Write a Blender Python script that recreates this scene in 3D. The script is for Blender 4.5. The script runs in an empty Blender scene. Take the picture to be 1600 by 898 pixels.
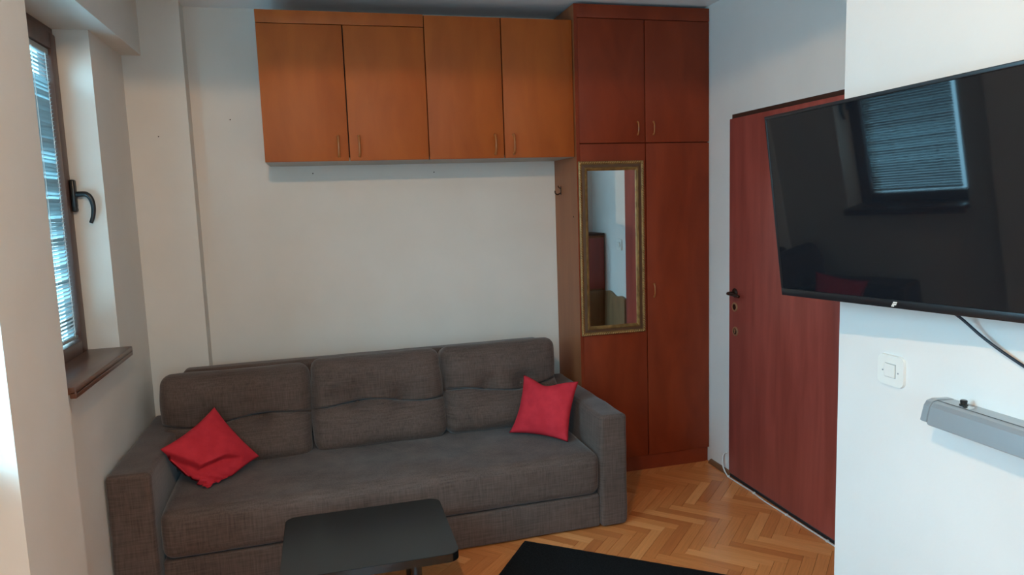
import bpy, bmesh, math, random
from mathutils import Vector, Matrix, noise
random.seed(7)
S = bpy.context.scene
COL = S.collection

# ------------------------------------------------------------------ camera
F = 1113.64
CP = Vector((0.8483, -4.1931, 1.6288))
YAW, PIT, ROL = 0.2553, 0.1201, -0.0337
fw = Vector((math.sin(YAW)*math.cos(PIT), math.cos(YAW)*math.cos(PIT), -math.sin(PIT)))
rt = Vector((math.cos(YAW), -math.sin(YAW), 0))
up = rt.cross(fw)
r2 = rt*math.cos(ROL) + up*math.sin(ROL)
u2 = up*math.cos(ROL) - rt*math.sin(ROL)
cd = bpy.data.cameras.new('camera'); cam = bpy.data.objects.new('camera', cd); COL.objects.link(cam)
cd.sensor_width = 36.0; cd.lens = F/1600*36; cd.clip_start = 0.05
M = Matrix((r2, u2, -fw)).transposed().to_4x4(); M.translation = CP
cam.matrix_world = M
S.camera = cam

# ------------------------------------------------------------------ daylight and exposure
SKY = 30.0
w = bpy.data.worlds.new('sky'); S.world = w; w.use_nodes = True
bg = w.node_tree.nodes['Background']
WN, WL = w.node_tree.nodes, w.node_tree.links      # overcast sky: brighter overhead, dimmer ground below the horizon
wt = WN.new('ShaderNodeTexCoord'); ws = WN.new('ShaderNodeSeparateXYZ'); WL.new(wt.outputs['Generated'], ws.inputs[0])
wr_ = WN.new('ShaderNodeMapRange'); wr_.inputs['From Min'].default_value = 0.0; wr_.inputs['From Max'].default_value = 1.0
wr_.inputs['To Min'].default_value = 0.36; wr_.inputs['To Max'].default_value = 1.0; WL.new(ws.outputs[2], wr_.inputs[0])
wg = WN.new('ShaderNodeMapRange'); wg.inputs['From Min'].default_value = -0.03; wg.inputs['From Max'].default_value = 0.03
wg.inputs['To Min'].default_value = 0.85; wg.inputs['To Max'].default_value = 1.0; WL.new(ws.outputs[2], wg.inputs[0])
wm = WN.new('ShaderNodeMath'); wm.operation = 'MULTIPLY'; WL.new(wr_.outputs[0], wm.inputs[0]); WL.new(wg.outputs[0], wm.inputs[1])
ww = WN.new('ShaderNodeMath'); ww.operation = 'MULTIPLY'; WL.new(wm.outputs[0], ww.inputs[0]); ww.inputs[1].default_value = SKY
bg.inputs[0].default_value = (0.34, 0.72, 1.0, 1); WL.new(ww.outputs[0], bg.inputs[1])
S.view_settings.view_transform = 'Standard'; S.view_settings.look = 'None'
S.view_settings.exposure = 0.0; S.view_settings.gamma = 1.0
S.view_settings.use_curve_mapping = False
def portal(loc, sy, sz, front=False):
    l = bpy.data.lights.new('window_portal', 'AREA'); l.shape = 'RECTANGLE'; l.size = sz; l.size_y = sy
    l.cycles.is_portal = True
    o = bpy.data.objects.new('window_portal', l); COL.objects.link(o); o.location = loc
    o.rotation_euler = (0, -math.pi/2, math.pi/2 if front else 0)   # -Z looks into the room
portal((-0.30, -1.04, 1.73), 0.78, 1.38)
portal((-0.30, -2.775, 1.69), 1.36, 1.46)
portal((1.00, -5.80, 1.63), 0.82, 1.46, front=True)

# ------------------------------------------------------------------ dimensions
XL, XR, XP, YP = -0.08, 3.059, 2.40, -2.314
XB, ZB, ZC, DP, XPIL = 0.0105, 2.4245, 2.70, 0.116, 0.2074
YF = -5.6

# ------------------------------------------------------------------ materials
def mat(name, col, rough=0.6, metal=0.0, spec=0.5):
    m = bpy.data.materials.new(name); m.use_nodes = True
    b = m.node_tree.nodes['Principled BSDF']
    b.inputs['Base Color'].default_value = (*col, 1); b.inputs['Roughness'].default_value = rough
    b.inputs['Metallic'].default_value = metal; b.inputs['Specular IOR Level'].default_value = spec
    return m
def nodes(m): return m.node_tree.nodes, m.node_tree.links, m.node_tree.nodes['Principled BSDF']
def noise_mat(name, c1, c2, scale=(1, 1, 1), nscale=5, detail=4, rough=0.6, bump=0.0, bscale=80, spec=0.5, lo=0.35, hi=0.65, coords='Object', rand=0.0, bdist=0.002, bstretch=None, metal=0.0, dist=0.0):
    m = mat(name, c1, rough, metal, spec); N, L, b = nodes(m)
    tc = N.new('ShaderNodeTexCoord'); mp = N.new('ShaderNodeMapping'); mp.inputs['Scale'].default_value = scale
    L.new(tc.outputs[coords], mp.inputs[0])
    n = N.new('ShaderNodeTexNoise'); n.inputs['Scale'].default_value = nscale; n.inputs['Detail'].default_value = detail
    n.inputs['Distortion'].default_value = dist
    L.new(mp.outputs[0], n.inputs[0])
    r = N.new('ShaderNodeValToRGB'); r.color_ramp.elements[0].position = lo; r.color_ramp.elements[1].position = hi
    r.color_ramp.elements[0].color = (*c1, 1); r.color_ramp.elements[1].color = (*c2, 1)
    L.new(n.outputs[0], r.inputs[0])
    out = r.outputs[0]
    if rand:
        oi = N.new('ShaderNodeObjectInfo'); mr = N.new('ShaderNodeMapRange')
        mr.inputs['To Min'].default_value = 1-rand; mr.inputs['To Max'].default_value = 1+rand
        L.new(oi.outputs['Random'], mr.inputs[0])
        hs = N.new('ShaderNodeHueSaturation'); L.new(mr.outputs[0], hs.inputs['Value']); L.new(out, hs.inputs['Color']); out = hs.outputs[0]
        va = N.new('ShaderNodeVectorMath'); va.operation = 'SCALE'; va.inputs[0].default_value = (13.1, 7.7, 3.3)
        L.new(oi.outputs['Random'], va.inputs['Scale']); L.new(va.outputs[0], mp.inputs['Location'])
    L.new(out, b.inputs['Base Color'])
    if bump:
        n2 = N.new('ShaderNodeTexNoise'); n2.inputs['Scale'].default_value = bscale; n2.inputs['Detail'].default_value = 3
        if bstretch:
            mp2 = N.new('ShaderNodeMapping'); mp2.inputs['Scale'].default_value = bstretch; L.new(tc.outputs[coords], mp2.inputs[0]); L.new(mp2.outputs[0], n2.inputs[0])
        else: L.new(tc.outputs[coords], n2.inputs[0])
        bp = N.new('ShaderNodeBump'); bp.inputs['Strength'].default_value = bump; bp.inputs['Distance'].default_value = bdist
        L.new(n2.outputs[0], bp.inputs['Height']); L.new(bp.outputs[0], b.inputs['Normal'])
    return m
WHITEWALL = noise_mat('white_plaster', (0.745, 0.73, 0.70), (0.775, 0.76, 0.73), nscale=3, rough=0.85, bump=0.2, bscale=45, spec=0.2)
PLASTER = noise_mat('cream_plaster', (0.745, 0.69, 0.62), (0.775, 0.725, 0.66), nscale=3, rough=0.85, bump=0.25, bscale=45, spec=0.2)
CEIL = noise_mat('ceiling_paint', (0.85, 0.85, 0.85), (0.88, 0.88, 0.88), nscale=2, rough=0.9, spec=0.2)
def veneer(n, a, b): return noise_mat(n, a, b, scale=(5, 5, 1.4), nscale=1.6, detail=5, rough=0.5, bump=0.12, bscale=6, bstretch=(40, 40, 2), bdist=0.001, rand=0.03, dist=0.6, lo=0.22, hi=0.78, spec=0.28)
CHERRY = veneer('cherry_veneer', (0.32, 0.067, 0.011), (0.45, 0.108, 0.017))
CHERRY_R = veneer('red_cherry_veneer', (0.18, 0.024, 0.006), (0.27, 0.040, 0.010))
BEECH = noise_mat('brown_laminate', (0.30, 0.095, 0.033), (0.35, 0.115, 0.041), scale=(8, 8, 1), nscale=2, rough=0.45)
UNDER = mat('pale_chipboard', (0.45, 0.41, 0.36), 0.6)
DARKGAP = mat('dark_edge', (0.02, 0.012, 0.01), 0.8)
MAHOG = noise_mat('mahogany_veneer', (0.28, 0.055, 0.040), (0.38, 0.080, 0.060), scale=(7, 7, 0.8), nscale=2.2, detail=5, rough=0.42, bump=0.08, bscale=6, bstretch=(40, 40, 1.5), bdist=0.001, dist=0.4)
MAHOG_D = mat('dark_frame_wood', (0.05, 0.018, 0.010), 0.5)
WINWOOD = noise_mat('window_wood', (0.085, 0.042, 0.032), (0.12, 0.06, 0.045), scale=(6, 6, 1), nscale=3, rough=0.4)
SILLWOOD = noise_mat('sill_wood', (0.11, 0.048, 0.030), (0.17, 0.078, 0.05), scale=(6, 1, 6), nscale=4, rough=0.28)
def linen(name, c1, c2):
    m = mat(name, c1, 0.85, 0, 0.25); N, L, b = nodes(m)
    tc = N.new('ShaderNodeTexCoord'); acc = None
    for sc, wgt, det in (((170, 170, 11), 0.36, 2), ((10, 10, 190), 0.36, 2), ((3.5, 3.5, 3.5), 0.28, 5)):     # slubby warp, weft and broad wear
        mp = N.new('ShaderNodeMapping'); mp.inputs['Scale'].default_value = sc; L.new(tc.outputs['Object'], mp.inputs[0])
        n = N.new('ShaderNodeTexNoise'); n.inputs['Scale'].default_value = 1.0; n.inputs['Detail'].default_value = det; L.new(mp.outputs[0], n.inputs[0])
        k = N.new('ShaderNodeMath'); k.operation = 'MULTIPLY_ADD'; k.inputs[1].default_value = wgt; k.inputs[2].default_value = 0.0; L.new(n.outputs[0], k.inputs[0])
        if acc is not None: L.new(acc, k.inputs[2])
        acc = k.outputs[0]
    r = N.new('ShaderNodeValToRGB'); r.color_ramp.elements[0].position = 0.32; r.color_ramp.elements[1].position = 0.68
    r.color_ramp.elements[0].color = (*c1, 1); r.color_ramp.elements[1].color = (*c2, 1); L.new(acc, r.inputs[0]); L.new(r.outputs[0], b.inputs['Base Color'])
    bp = N.new('ShaderNodeBump'); bp.inputs['Strength'].default_value = 0.35; bp.inputs['Distance'].default_value = 0.002; L.new(acc, bp.inputs['Height']); L.new(bp.outputs[0], b.inputs['Normal'])
    b.inputs['Sheen Weight'].default_value = 0.25; b.inputs['Sheen Roughness'].default_value = 0.4
    return m
FABRIC = linen('charcoal_linen', (0.060, 0.040, 0.032), (0.150, 0.102, 0.084))
RED = noise_mat('red_cotton', (0.50, 0.022, 0.035), (0.58, 0.03, 0.045), nscale=20, rough=0.8, bump=0.35, bscale=60, spec=0.2, bdist=0.003)
BLACKTOP = noise_mat('black_table_laminate', (0.012, 0.012, 0.012), (0.018, 0.018, 0.017), nscale=60, rough=0.24, spec=0.5)
BLACKEDGE = mat('black_gloss_edge', (0.006, 0.006, 0.006), 0.15)
RUG = noise_mat('black_rug', (0.006, 0.006, 0.006), (0.014, 0.014, 0.015), nscale=160, rough=0.95, bump=0.8, bscale=300, spec=0.1, bdist=0.004)
TVPL = mat('tv_black_plastic', (0.010, 0.011, 0.013), 0.3)
TVSC = mat('tv_screen', (0.006, 0.008, 0.011), 0.03, 0.0, 0.7)
WHITEPL = mat('white_plastic', (0.80, 0.79, 0.74), 0.35)
CABLEW = mat('white_cable', (0.75, 0.72, 0.68), 0.5)
CABLEB = mat('black_cable', (0.006, 0.010, 0.02), 0.4)
SILVER = mat('silver_paint', (0.42, 0.45, 0.47), 0.35, 0.6)
SILVER_D = mat('dark_seam', (0.10, 0.10, 0.10), 0.5)
CHROME = mat('chrome', (0.7, 0.7, 0.7), 0.15, 1.0)
BLACKPL = mat('black_plastic', (0.010, 0.011, 0.012), 0.3)
BRONZE = mat('dark_bronze', (0.06, 0.035, 0.025), 0.35, 0.8)
BRASS = mat('aged_brass', (0.62, 0.42, 0.25), 0.35, 0.8)
GOLD = noise_mat('antique_gold', (0.20, 0.105, 0.03), (0.34, 0.19, 0.06), nscale=30, rough=0.4, metal=0.4)
ROPE = mat('rope_gold', (0.46, 0.27, 0.10), 0.35, 0.5)
GOLD_D = mat('frame_brown', (0.12, 0.06, 0.03), 0.45, 0.2)
MIRROR = mat('mirror_silver', (0.80, 0.83, 0.82), 0.015, 1.0)
HANDLEW = mat('handle_wood', (0.36, 0.12, 0.03), 0.3)
OAKB = mat('baseboard_oak', (0.20, 0.09, 0.04), 0.4)
TANP = noise_mat('tan_board', (0.20, 0.11, 0.05), (0.26, 0.15, 0.07), scale=(5, 5, 1), nscale=3, rough=0.5)
def glass_mat():
    m = bpy.data.materials.new('window_glass'); m.use_nodes = True; N, L = m.node_tree.nodes, m.node_tree.links
    N.clear(); o = N.new('ShaderNodeOutputMaterial'); t = N.new('ShaderNodeBsdfTransparent'); g = N.new('ShaderNodeBsdfGlossy'); g.inputs['Roughness'].default_value = 0.02
    mx = N.new('ShaderNodeMixShader'); mx.inputs[0].default_value = 0.06
    t.inputs[0].default_value = (0.95, 0.98, 0.97, 1)
    L.new(t.outputs[0], mx.inputs[1]); L.new(g.outputs[0], mx.inputs[2]); L.new(mx.outputs[0], o.inputs[0]); return m
GLASS = glass_mat()
def slat_mat():
    m = bpy.data.materials.new('blind_slat'); m.use_nodes = True; N, L = m.node_tree.nodes, m.node_tree.links
    b = N['Principled BSDF']; b.inputs['Base Color'].default_value = (0.34, 0.385, 0.39, 1); b.inputs['Roughness'].default_value = 0.4
    o = N['Material Output']; t = N.new('ShaderNodeBsdfTranslucent'); t.inputs[0].default_value = (0.5, 0.56, 0.57, 1)
    mx = N.new('ShaderNodeMixShader'); mx.inputs[0].default_value = 0.015
    L.new(b.outputs[0], mx.inputs[1]); L.new(t.outputs[0], mx.inputs[2]); L.new(mx.outputs[0], o.inputs[0]); return m
SLAT = slat_mat()
def parquet_mat(name, island):
    m = mat(name, (0.4, 0.2, 0.08), 0.24); N, L, b = nodes(m)
    if island:
        g = N.new('ShaderNodeNewGeometry'); rnd = g.outputs['Random Per Island']
    else:
        g = N.new('ShaderNodeObjectInfo'); rnd = g.outputs['Random']
    r = N.new('ShaderNodeValToRGB'); e = r.color_ramp.elements
    e[0].position = 0.0; e[0].color = (0.54, 0.162, 0.045, 1); e[1].position = 1.0; e[1].color = (0.84, 0.34, 0.115, 1)
    x = e.new(0.2); x.color = (0.64, 0.21, 0.06, 1); x = e.new(0.8); x.color = (0.74, 0.265, 0.08, 1)
    L.new(rnd, r.inputs[0])
    tc = N.new('ShaderNodeTexCoord'); mp = N.new('ShaderNodeMapping'); mp.inputs['Scale'].default_value = (4, 60, 10) if not island else (25, 25, 10)
    L.new(tc.outputs['Object'], mp.inputs[0])
    va = N.new('ShaderNodeVectorMath'); va.operation = 'SCALE'; va.inputs[0].default_value = (31, 17, 5); L.new(rnd, va.inputs['Scale']); L.new(va.outputs[0], mp.inputs['Location'])
    n = N.new('ShaderNodeTexNoise'); n.inputs['Scale'].default_value = 2; n.inputs['Detail'].default_value = 4; L.new(mp.outputs[0], n.inputs[0])
    mr = N.new('ShaderNodeMapRange'); mr.inputs['To Min'].default_value = 0.8; mr.inputs['To Max'].default_value = 1.2; L.new(n.outputs[0], mr.inputs[0])
    hs = N.new('ShaderNodeHueSaturation'); L.new(r.outputs[0], hs.inputs['Color']); L.new(mr.outputs[0], hs.inputs['Value']); L.new(hs.outputs[0], b.inputs['Base Color'])
    return m
PARQ = parquet_mat('oak_block', False); PARQ_F = parquet_mat('oak_blocks_far', True)
SUBFL = mat('floor_joint', (0.07, 0.03, 0.012), 0.8)

# ------------------------------------------------------------------ helpers
def link(name, me, m, parent=None):
    o = bpy.data.objects.new(name, me); COL.objects.link(o)
    if m is not None and not me.materials: me.materials.append(m)
    if parent is not None: o.parent = parent
    return o
def obj(name, bm, m, parent=None, smooth=False, loc=None, keep=False):
    bmesh.ops.recalc_face_normals(bm, faces=bm.faces[:])
    me = bpy.data.meshes.new(name); bm.to_mesh(me); bm.free()
    if smooth:
        for p in me.polygons: p.use_smooth = True
        if smooth != 'all': me.set_sharp_from_angle(angle=math.radians(40))
    o = link(name, me, m, parent)
    if loc: o.location = loc
    return o
def tag(o, label, cat, group=None):
    o['label'] = label; o['category'] = cat
    if group: o['group'] = group
    return o
def struct(o, label=None):
    o['kind'] = 'structure'
    if label: o['label'] = label
    return o
def empty(name, loc=(0, 0, 0), rz=0.0):
    o = bpy.data.objects.new(name, None); COL.objects.link(o); o.location = loc; o.rotation_euler = (0, 0, rz); o.empty_display_size = 0.1
    return o
def bx(bm, x0, x1, y0, y1, z0, z1, bev=0.0, seg=2):
    r = bmesh.ops.create_cube(bm, size=1.0)
    for v in r['verts']:
        v.co = Vector((x0+(v.co.x+.5)*(x1-x0), y0+(v.co.y+.5)*(y1-y0), z0+(v.co.z+.5)*(z1-z0)))
    if bev:
        es = list({e for v in r['verts'] for e in v.link_edges})
        bmesh.ops.bevel(bm, geom=es, offset=bev, segments=seg, affect='EDGES', profile=0.5)
    return bm
def box(name, x0, x1, y0, y1, z0, z1, m, parent=None, bev=0.0, seg=2):
    return obj(name, bx(bmesh.new(), x0, x1, y0, y1, z0, z1, bev, seg), m, parent, smooth=bool(bev))
def boxes(name, lst, m, parent=None, bev=0.0):
    bm = bmesh.new()
    for b in lst: bx(bm, *b, bev)
    return obj(name, bm, m, parent)
def tube(bm, pts, r, n=10, closed=False):
    pts = [Vector(p) for p in pts]; rings = []
    prev = None
    for i, p in enumerate(pts):
        a = pts[max(i-1, 0)]; b = pts[min(i+1, len(pts)-1)]
        t = (b-a).normalized()
        if prev is None:
            ref = Vector((0, 0, 1)) if abs(t.z) < 0.9 else Vector((1, 0, 0))
            nx = t.cross(ref).normalized()
        else:
            nx = (prev - t*prev.dot(t)).normalized()
        prev = nx; ny = t.cross(nx)
        rr = r[i] if isinstance(r, (list, tuple)) else r
        rings.append([bm.verts.new(p + (nx*math.cos(2*math.pi*k/n) + ny*math.sin(2*math.pi*k/n))*rr) for k in range(n)])
    for a, b in zip(rings[:-1], rings[1:]):
        for k in range(n): bm.faces.new((a[k], a[(k+1) % n], b[(k+1) % n], b[k]))
    bm.faces.new(rings[0]); bm.faces.new(rings[-1][::-1])
    return bm
def smooth_path(pts, k=6):
    P = [Vector(p) for p in pts]; out = []
    for i in range(len(P)-1):
        p0, p1, p2, p3 = P[max(i-1, 0)], P[i], P[i+1], P[min(i+2, len(P)-1)]
        for j in range(k):
            t = j/k
            out.append(0.5*((2*p1)+(p2-p0)*t+(2*p0-5*p1+4*p2-p3)*t*t+(3*p1-p0-3*p2+p3)*t**3))
    out.append(P[-1]); return out
def lathe(bm, prof, mw, n=24):
    rings = []
    for r, z in prof:
        rings.append([bm.verts.new(mw @ Vector((r*math.cos(2*math.pi*k/n), r*math.sin(2*math.pi*k/n), z))) for k in range(n)])
    for a, b in zip(rings[:-1], rings[1:]):
        for k in range(n): bm.faces.new((a[k], a[(k+1) % n], b[(k+1) % n], b[k]))
    bm.faces.new(rings[0][::-1]); bm.faces.new(rings[-1])
    return bm
def prism(bm, poly, f0, f1):
    """poly: 2D points; f0/f1 map (a,b)->Vector for two ends"""
    A = [bm.verts.new(f0(a, b)) for a, b in poly]; B = [bm.verts.new(f1(a, b)) for a, b in poly]
    n = len(poly)
    for k in range(n): bm.faces.new((A[k], A[(k+1) % n], B[(k+1) % n], B[k]))
    bm.faces.new(A[::-1]); bm.faces.new(B)
    return bm
def axis_coords(h, r, k, n):
    c = [h-r] + [h-r+r*math.tan(math.radians(45*j/k)) for j in range(1, k+1)]
    mid = [-(h-r)+2*(h-r)*j/n for j in range(1, n)]
    return [-v for v in reversed(c)] + mid + c
def soft_box(name, hx, hy, hz, r, m, parent=None, n=(8, 8, 8), k=3, fn=None, mw=None):
    """box with generous round edges and enough mesh to be bulged by fn(co)->co"""
    X, Y, Z = axis_coords(hx, r, k, n[0]), axis_coords(hy, r, k, n[1]), axis_coords(hz, r, k, n[2])
    bm = bmesh.new(); cache = {}
    def vert(i, j, l):
        key = (i, j, l)
        if key not in cache:
            p = Vector((X[i], Y[j], Z[l]))
            q = Vector((max(-hx+r, min(hx-r, p.x)), max(-hy+r, min(hy-r, p.y)), max(-hz+r, min(hz-r, p.z))))
            d = p-q
            if d.length > 1e-9: p = q+d.normalized()*r
            if fn: p = fn(p)
            if mw: p = mw @ p
            cache[key] = bm.verts.new(p)
        return cache[key]
    a, b, c = len(X), len(Y), len(Z)
    for i in range(a-1):
        for j in range(b-1):
            for l in (0, c-1): bm.faces.new((vert(i, j, l), vert(i+1, j, l), vert(i+1, j+1, l), vert(i, j+1, l)))
    for i in range(a-1):
        for l in range(c-1):
            for j in (0, b-1): bm.faces.new((vert(i, j, l), vert(i+1, j, l), vert(i+1, j, l+1), vert(i, j, l+1)))
    for j in range(b-1):
        for l in range(c-1):
            for i in (0, a-1): bm.faces.new((vert(i, j, l), vert(i, j+1, l), vert(i, j+1, l+1), vert(i, j, l+1)))
    return obj(name, bm, m, parent, smooth='all')

# ------------------------------------------------------------------ the room
# floor with herringbone blocks
floor = struct(box('floor', -0.45, 3.2, YF-0.34, 0.1, -0.06, -0.004, SUBFL), 'oak herringbone parquet floor')
BW = 0.0535; NB = 6; BL = BW*NB; GAP = 0.0007
RX0, RX1, RY0, RY1 = XL, XR, YF, 0.0
c45 = math.cos(-math.pi/4); s45 = math.sin(-math.pi/4)
OX, OY = 0.012, -0.022
def to_w(a, b): return (a*c45-b*s45+OX, a*s45+b*c45+OY)
def clip(poly):
    for ax, val, sgn in ((0, RX0, 1), (0, RX1, -1), (1, RY0, 1), (1, RY1, -1)):
        out = []
        for i in range(len(poly)):
            p, q = poly[i], poly[(i+1) % len(poly)]
            dp, dq = sgn*(p[ax]-val), sgn*(q[ax]-val)
            if dp >= 0: out.append(p)
            if (dp > 0 and dq < 0) or (dp < 0 and dq > 0):
                t = dp/(dp-dq); out.append((p[0]+(q[0]-p[0])*t, p[1]+(q[1]-p[1])*t))
        poly = out
        if len(poly) < 3: return None
    return poly
def block_mesh(L, W, name):
    bm = bmesh.new(); bx(bm, -L/2, L/2, -W/2, W/2, -0.012, 0.0)
    me = bpy.data.meshes.new(name); bm.to_mesh(me); bm.free(); me.materials.append(PARQ); return me
full_block = block_mesh(BL-2*GAP, BW-2*GAP, 'parquet_block')
rest = bmesh.new()
def in_view(cx, cy):
    return (cx > 2.0 and cy > -1.95 and cy < -0.3) or (1.2 < cx <= 2.0 and -1.5 < cy < -0.95)
K = int(7/BW)
for k in range(-K, K):
    for mshift in range(-12, 12):
        for kind in (0, 1):
            if kind == 0:
                a0, a1, b0, b1 = k+2*NB*mshift, k+2*NB*mshift+NB, k, k+1
            else:
                b0 = k-2*NB+1+2*NB*mshift; b1 = b0+NB; a0, a1 = k, k+1
            cx, cy = to_w((a0+a1)/2*BW, (b0+b1)/2*BW)
            if cx < RX0-0.3 or cx > RX1+0.3 or cy < RY0-0.3 or cy > RY1+0.3: continue
            poly = [to_w(a*BW, b*BW) for a, b in ((a0, b0), (a1, b0), (a1, b1), (a0, b1))]
            g = GAP/BW
            poly = [to_w(a*BW, b*BW) for a, b in ((a0+g, b0+g), (a1-g, b0+g), (a1-g, b1-g), (a0+g, b1-g))]
            cl = clip(poly)
            if not cl: continue
            dz = random.uniform(-0.0003, 0.0003)
            if in_view(cx, cy):
                inside = all(RX0 <= p[0] <= RX1 and RY0 <= p[1] <= RY1 for p in poly)
                ang = -math.pi/4 if kind == 0 else math.pi/4
                if inside:
                    o = link('parquet_block', full_block, None, floor)
                else:
                    bm = bmesh.new(); ca, sa = math.cos(-ang), math.sin(-ang)
                    loc = [((p[0]-cx)*ca-(p[1]-cy)*sa, (p[0]-cx)*sa+(p[1]-cy)*ca) for p in cl]
                    prism(bm, loc, lambda a, b: Vector((a, b, -0.012)), lambda a, b: Vector((a, b, 0)))
                    o = obj('parquet_block', bm, PARQ, floor)
                o.location = (cx, cy, dz); o.rotation_euler = (random.uniform(-.0015, .0015), random.uniform(-.0006, .0006), ang)
            else:
                prism(rest, cl, lambda a, b: Vector((a, b, -0.012)), lambda a, b, dz=dz: Vector((a, b, dz)))
po = obj('parquet_field', rest, PARQ_F, floor); po['kind'] = 'stuff'

struct(box('ceiling', -0.45, 3.2, YF-0.34, 0.1, ZC, ZC+0.1, CEIL), 'pale painted ceiling')
struct(box('wall_back', -0.45, 3.2, 0.0, 0.1, 0, ZC, PLASTER), 'cream plaster back wall behind the sofa')
struct(box('wall_pilaster', XL, XPIL, -DP, 0.0, 0, ZC, PLASTER), 'shallow plaster pilaster in the corner behind the sofa')
W1 = (-1.43, -0.6465, 1.004, ZB); W2 = (-3.45, -2.10, 0.96, ZB)
XO = -0.42
struct(boxes('wall_left', [
    (XO, XL, W1[1], 0.0, 0, ZC), (XO, XL, W1[0], W1[1], 0, W1[2]), (XO, XL, W1[0], W1[1], W1[3], ZC),
    (XO, XL, W2[1], W1[0], 0, ZC), (XO, XL, W2[0], W2[1], 0, W2[2]), (XO, XL, W2[0], W2[1], W2[3], ZC),
    (XO, XL, YF, W2[0], 0, ZC)], PLASTER), 'grey-white plaster wall with the window')
struct(box('wall_beam', XL, XB, YF, -DP, ZB, ZC, PLASTER), 'plaster beam above the window')
struct(box('wall_pier', XL, XB, -2.055, -1.626, 0, ZB, PLASTER), 'plain grey pier beside the window')
YD0, YD1, ZD = -0.6465, -1.60, 2.06
struct(boxes('wall_right', [(XR, 3.2, YD0, 0.0, 0, ZC), (XR, 3.2, YP, YD1, 0, ZC), (XR, 3.2, YD1, YD0, ZD, ZC)], WHITEWALL), 'grey-white wall around the brown door')
struct(box('wall_partition', XP, 3.2, YF, YP, 0, ZC, WHITEWALL), 'bright white wall carrying the television')
W3 = (0.60, 1.40, 0.90, 2.36)
YO = YF-0.34
struct(boxes('wall_front', [(-0.45, W3[0], YO, YF, 0, ZC), (W3[1], 3.2, YO, YF, 0, ZC), (W3[0], W3[1], YO, YF, 0, W3[2]), (W3[0], W3[1], YO, YF, W3[3], ZC)], PLASTER), 'plaster wall behind the viewer')
bm = bmesh.new()
prism(bm, [(0, 0), (0.022, 0), (0.020, 0.010), (0.010, 0.020), (0, 0.024)], lambda a, b: Vector((XR-a, -0.42, b)), lambda a, b: Vector((XR-a, YD0+0.003, b)))
struct(obj('baseboard_right', bm, OAKB), 'low quarter-round wooden skirting left of the door')

# window 1 -----------------------------------------------------------
def window(name, y0, y1, z0, z1, xin, lab, sill):
    t = struct(empty(name, (xin, (y0+y1)/2, z0)), lab)
    def B(n, a, parent=t, m=WINWOOD, bev=0.004):
        o = box(n, a[0]-xin, a[1]-xin, a[2]-(y0+y1)/2, a[3]-(y0+y1)/2, a[4]-z0, a[5]-z0, m, parent, bev, 2); return o
    xo = xin-0.065; f = 0.03
    B('frame_head', (xo, xin-0.012, y0, y1, z1-0.045, z1)); B('frame_sill', (xo, xin-0.012, y0, y1, z0, z0+f))
    B('frame_jamb', (xo, xin-0.012, y0, y0+f, z0+f, z1-0.045)); B('frame_jamb', (xo, xin-0.012, y1-f, y1, z0+f, z1-0.045))
    s0, s1, b0, b1 = y0+0.014, y1-0.014, z0+0.016, z1-0.030
    sw = 0.068
    B('sash_rail', (xo+0.01, xin, s0+sw, s1-sw, b1-sw, b1)); B('sash_rail', (xo+0.01, xin, s0+sw, s1-sw, b0, b0+sw))
    B('sash_stile', (xo+0.01, xin, s0, s0+sw, b0, b1)); st = B('sash_stile', (xo+0.01, xin, s1-sw, s1, b0, b1))
    B('glass_pane', (xo+0.018, xo+0.024, s0+sw-.006, s1-sw+.006, b0+sw-.006, b1-sw+.006), t, GLASS, 0)
    if sill: B('window_sill', (xin-0.01, XL+sill, y0+0.001, y1-0.001, z0, z0+0.028), t, SILLWOOD, 0.005)
    return t, st, (s0+sw, s1-sw, b0+sw, b1-sw)
XW = -0.205
w1, stile, op = window('window_1', W1[0], W1[1], W1[2], W1[3], XW, 'brown wooden window with venetian blind above the sofa arm', 0.052)
oy = (W1[0]+W1[1])/2
# dropped front lip of the sill
box('sill_lip', (XL+0.052-0.022)-XW, (XL+0.052)-XW, W1[0]+0.001-oy, W1[1]-0.001-oy, -0.014, 0.012, SILLWOOD, w1, 0.004)
hroot = empty('window_handle', (0, -0.672-oy, 1.715-W1[2])); hroot.parent = w1
hm = bmesh.new(); bx(hm, 0.0, 0.022, -0.017, 0.017, -0.068, 0.072, 0.008, 3)
obj('base_plate', hm, BLACKPL, hroot, smooth=True)
hm = bmesh.new(); pts = smooth_path([(0.005, 0, 0.005), (0.035, 0, 0.008), (0.062, 0, 0.006), (0.078, 0, -0.015), (0.083, 0, -0.05), (0.078, 0, -0.09), (0.067, 0, -0.118)], 5)
tube(hm, pts, [0.0135-0.0055*i/(len(pts)-1) for i in range(len(pts))], 12)
obj('lever', hm, BLACKPL, hroot, smooth='all')
hm = bmesh.new(); lathe(hm, [(0.0055, 0), (0.006, 0.002), (0.004, 0.004)], Matrix.Translation((0.0215, 0, -0.05)) @ Matrix.Rotation(math.pi/2, 4, 'Y'), 12)
obj('screw_cap', hm, CHROME, hroot)
w2, _, _ = window('window_2', W2[0], W2[1], W2[2], W2[3], XW, 'brown wooden window nearer the television wall', 0.052)

w3, _, _ = window('added_window', -W3[1], -W3[0], W3[2], W3[3], XW, 'unseen brown wooden window added behind the viewer for more daylight', 0.052)  # unseen opening, added to bring more daylight onto the back wall
w3.location = ((W3[0]+W3[1])/2, YF-0.125, W3[2]); w3.rotation_euler = (0, 0, math.pi/2)
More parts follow.
